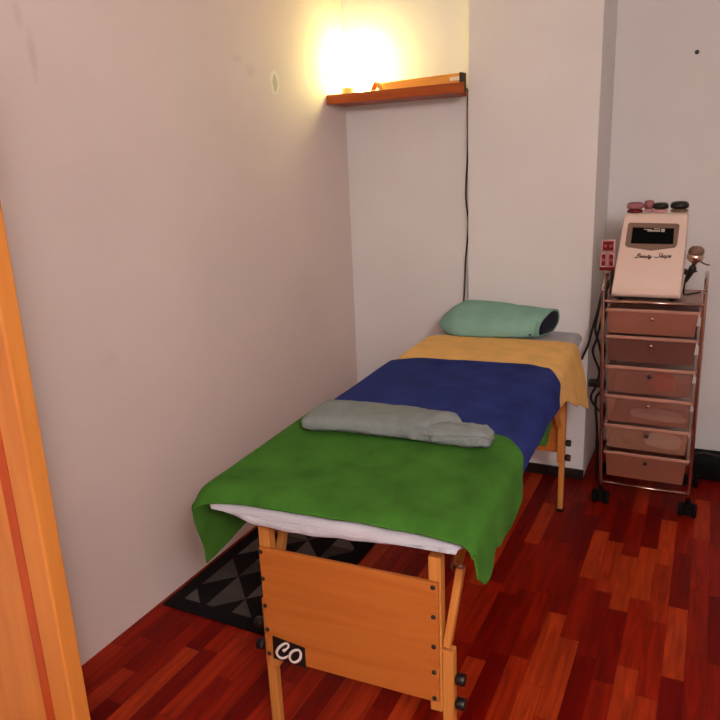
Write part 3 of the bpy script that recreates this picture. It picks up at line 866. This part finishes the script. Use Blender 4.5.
# probe standing in a holder at the right of the machine
pb = thing('probe', 'round metal headed probe with black handle propped right of the machine', 'probe', (1.74, 3.36, .99))
ax = Vector((.40, 0, 1)).normalized()
bm = bm_new(); p0 = Vector((1.7265, 3.36, 1.056))
add_lathe(bm, [(.004, 0), (.007, .006), (.012, .036), (.015, .060), (.016, .074), (.012, .080)], p0, ax, 18)
obj('handle', bm, M_black, pb)
p1 = p0 + ax * .081; ax2 = Vector((.08, 0, 1)).normalized()
bm = bm_new(); add_lathe(bm, [(.010, 0), (.012, .012), (.026, .020), (.034, .030), (.035, .046), (.030, .052)], p1, ax2, 26)
obj('metal_collar', bm, mat('probe_metal', (.80, .62, .50), .22, 1.0), pb)
bm = bm_new(); add_lathe(bm, [(.030, .0525), (.033, .060), (.030, .074), (.020, .084), (.001, .087)], p1, ax2, 26)
obj('head', bm, M_bezel, pb)['label'] = 'dark domed head'
bm = bm_new(); add_tube(bm, [p0 + Vector((0, 0, .002)), (1.724, 3.37, 1.02), (1.728, 3.40, .997), (1.76, 3.45, .994), (1.79, 3.50, .994)], .004, 8, smooth=6)
obj('cable', bm, M_black, pb)
bm = bm_new(); add_tube(bm, [(1.7815, 3.36, 1.150), (1.800, 3.36, 1.140), (1.818, 3.36, 1.136)], .003, 8, smooth=4)
obj('hook', bm, M_black, pb)
# holder bracket the probe sits in
hd = thing('probe_holder', 'small dark bracket holding the metal probe at the machine side', 'holder', (1.735, 3.37, 1.06))
bm = bm_new()
ring = [p0 + ax * .056 + Vector((.0225 * math.cos(2 * PI * k / 18), .0225 * math.sin(2 * PI * k / 18), 0)) for k in range(18)]
add_tube(bm, ring, .003, 8, closed=True); obj('ring', bm, M_black, hd)
bm = bm_new(); add_box(bm, (1.7192, 3.372, 1.090), (1.7300, 3.386, 1.115), .001); obj('plate', bm, M_black, hd)

# laser pads hanging at the left
def pad(cx, cz, w, h, label):
    t = thing('laser_pad', label, 'laser pad', (cx, 3.345, cz - h / 2), 'laser pads left of the machine')
    bm = bm_new(); add_box(bm, (cx - w / 2, 3.338, cz - h / 2), (cx + w / 2, 3.356, cz + h / 2), .005, seg=3); obj('case', bm, M_pink, t)
    bm = bm_new(); add_box(bm, (cx - w / 2 + .006, 3.3345, cz - h / 2 + .006), (cx + w / 2 - .006, 3.3385, cz + h / 2 - .006), .001); win = obj('window', bm, M_red, t)
    win['label'] = 'dark red window'
    bm = bm_new()
    n = 2 if w > .04 else 1
    for k in range(n):
        xx = cx + (k - (n - 1) / 2) * .022
        add_lathe(bm, [(.0075, 0), (.0075, .002), (.004, .003)], (xx, 3.3346, cz), (0, -1, 0), 12)
    obj('diode', bm, mat('diode_pink.%d' % len(MATS), (.40, .05, .06), .3), t)
pad(1.4005, 1.217, .058, .054, 'uppermost red windowed laser pad at the left of the machine')
pad(1.3835, 1.153, .028, .064, 'lower left of the two narrow red laser pads under the square one')
pad(1.4160, 1.153, .028, .064, 'lower right narrow red laser pad, closest to the white machine')
ph = thing('pad_holder', 'grey upright pad holder clipped to the left trolley frame', 'holder', (1.405, 3.345, .99))
bm = bm_new(); add_box(bm, (1.4115, 3.357, .990), (1.425, 3.366, 1.24), .002)
obj('upright', bm, M_chrome, ph)
bm = bm_new(); add_box(bm, (1.366, 3.340, 1.104), (1.432, 3.366, 1.119), .003); obj('ledge', bm, M_red, ph)['label'] = 'dark red ledge'
bm = bm_new(); add_box(bm, (1.416, 3.343, 1.04), (1.428, 3.366, 1.103), .003); obj('clip', bm, M_black, ph)['label'] = 'black clip'

# black cables hanging down the left of the trolley
def cable(pts, label, r=.0055):
    bm = bm_new(); add_tube(bm, pts, r, 8, smooth=7)
    return tag(obj('cable', bm, M_black, loc=pts[-1]), label, 'cable', 'black cables left of the trolley')
cable([(1.431, 3.40, 1.04), (1.406, 3.385, 1.05), (1.382, 3.374, 1.012), (1.365, 3.37, .914), (1.343, 3.37, .816), (1.328, 3.37, .742), (1.306, 3.37, .682), (1.303, 3.37, .668)], 'outermost black cable, its end kicking out left over the yellow blanket', .006)
cable([(1.431, 3.42, 1.03), (1.406, 3.40, 1.036), (1.380, 3.386, .99), (1.367, 3.385, .914), (1.356, 3.385, .817), (1.376, 3.385, .746), (1.390, 3.385, .663), (1.376, 3.385, .552), (1.350, 3.385, .478), (1.376, 3.385, .429), (1.400, 3.385, .405)], 'black cable looping wide beside the middle drawers', .006)
cable([(1.431, 3.44, 1.02), (1.408, 3.42, 1.028), (1.388, 3.405, .98), (1.380, 3.40, .877), (1.362, 3.40, .769), (1.347, 3.40, .70), (1.380, 3.40, .613), (1.394, 3.40, .514), (1.371, 3.40, .459), (1.385, 3.40, .30), (1.39, 3.41, .08), (1.40, 3.44, .008)], 'innermost black cable running down the trolley to the floor', .006)
cable([(1.385, 3.45, 1.02), (1.390, 3.44, .90), (1.380, 3.44, .80), (1.394, 3.44, .70), (1.384, 3.45, .60), (1.402, 3.45, .53), (1.390, 3.45, .46), (1.408, 3.45, .40), (1.398, 3.45, .30), (1.39, 3.47, .10), (1.41, 3.50, .009)], 'thick black cable twisting down close behind the left trolley post', .008)
bm = bm_new(); add_box(bm, (1.338, 3.36, .535), (1.395, 3.412, .565), .006)
tag(obj('cable_tie', bm, M_black, loc=(1.366, 3.386, .535)), 'black strap gathering the cables beside the trolley', 'strap')

# black box and cable on the floor at the right
bx = thing('power_box', 'low black power box on the floor right of the trolley', 'box', (2.02, 3.75, 0))
bm = bm_new(); add_box(bm, (1.822, 3.655, .006), (2.25, 3.84, .104), .012, seg=3); obj('case', bm, M_rubber, bx)
for x in (1.88, 2.21):
    bm = bm_new(); add_box(bm, (x - .015, 3.68, 0), (x + .015, 3.81, .008), .002); obj('foot', bm, M_rubber, bx)
bm = bm_new(); add_tube(bm, [(1.808, 3.70, .080), (1.818, 3.69, .116), (1.850, 3.69, .134), (1.880, 3.69, .140), (1.91, 3.69, .132), (1.94, 3.70, .121), (1.99, 3.72, .1155), (2.1, 3.74, .1155)], .007, 8, smooth=6)
tag(obj('cable', bm, M_black, loc=(1.9, 3.69, .12)), 'black cable arching over the low black box on the floor', 'cable')

# ------------------------------------------------------------------ light
def area(name, loc, rot, size, power, col):
    l = bpy.data.lights.new(name, 'AREA'); l.shape = 'DISK'; l.size = size; l.energy = power; l.color = col
    o = bpy.data.objects.new(name, l); o.location = loc; o.rotation_euler = rot; C.objects.link(o); return o
l = bpy.data.lights.new('ceiling_lamp', 'POINT'); l.energy = 96; l.shadow_soft_size = .16; l.color = (1.0, .96, .95)
lo = bpy.data.objects.new('ceiling_lamp', l); lo.location = (2.8, -.8, 2.45); C.objects.link(lo)

w = bpy.data.worlds.new('world'); scene.world = w; w.use_nodes = True
w.node_tree.nodes['Background'].inputs['Color'].default_value = (.5, .42, .4, 1)
w.node_tree.nodes['Background'].inputs['Strength'].default_value = .0

# ------------------------------------------------------------------ camera
cam = bpy.data.cameras.new('camera'); co = bpy.data.objects.new('camera', cam); C.objects.link(co)
cam.sensor_width = 36; cam.sensor_fit = 'HORIZONTAL'; cam.lens = 697 / 720 * 36; cam.clip_start = .02
p, r, y = map(math.radians, (15.33, -2.48, 26.88))
fw = Vector((-math.sin(y) * math.cos(p), math.cos(y) * math.cos(p), -math.sin(p)))
rt = Vector((math.cos(y), math.sin(y), 0)); up = rt.cross(fw)
rt2 = rt * math.cos(r) + up * math.sin(r); up2 = -rt * math.sin(r) + up * math.cos(r)
Mx = Matrix((rt2, up2, -fw)).transposed().to_4x4(); Mx.translation = (1.81, 0, 1.6)
co.matrix_world = Mx
scene.camera = co
vs = scene.view_settings
vs.view_transform = 'Standard'; vs.look = 'None'; vs.gamma = 1; vs.use_curve_mapping = False; vs.exposure = 0.0
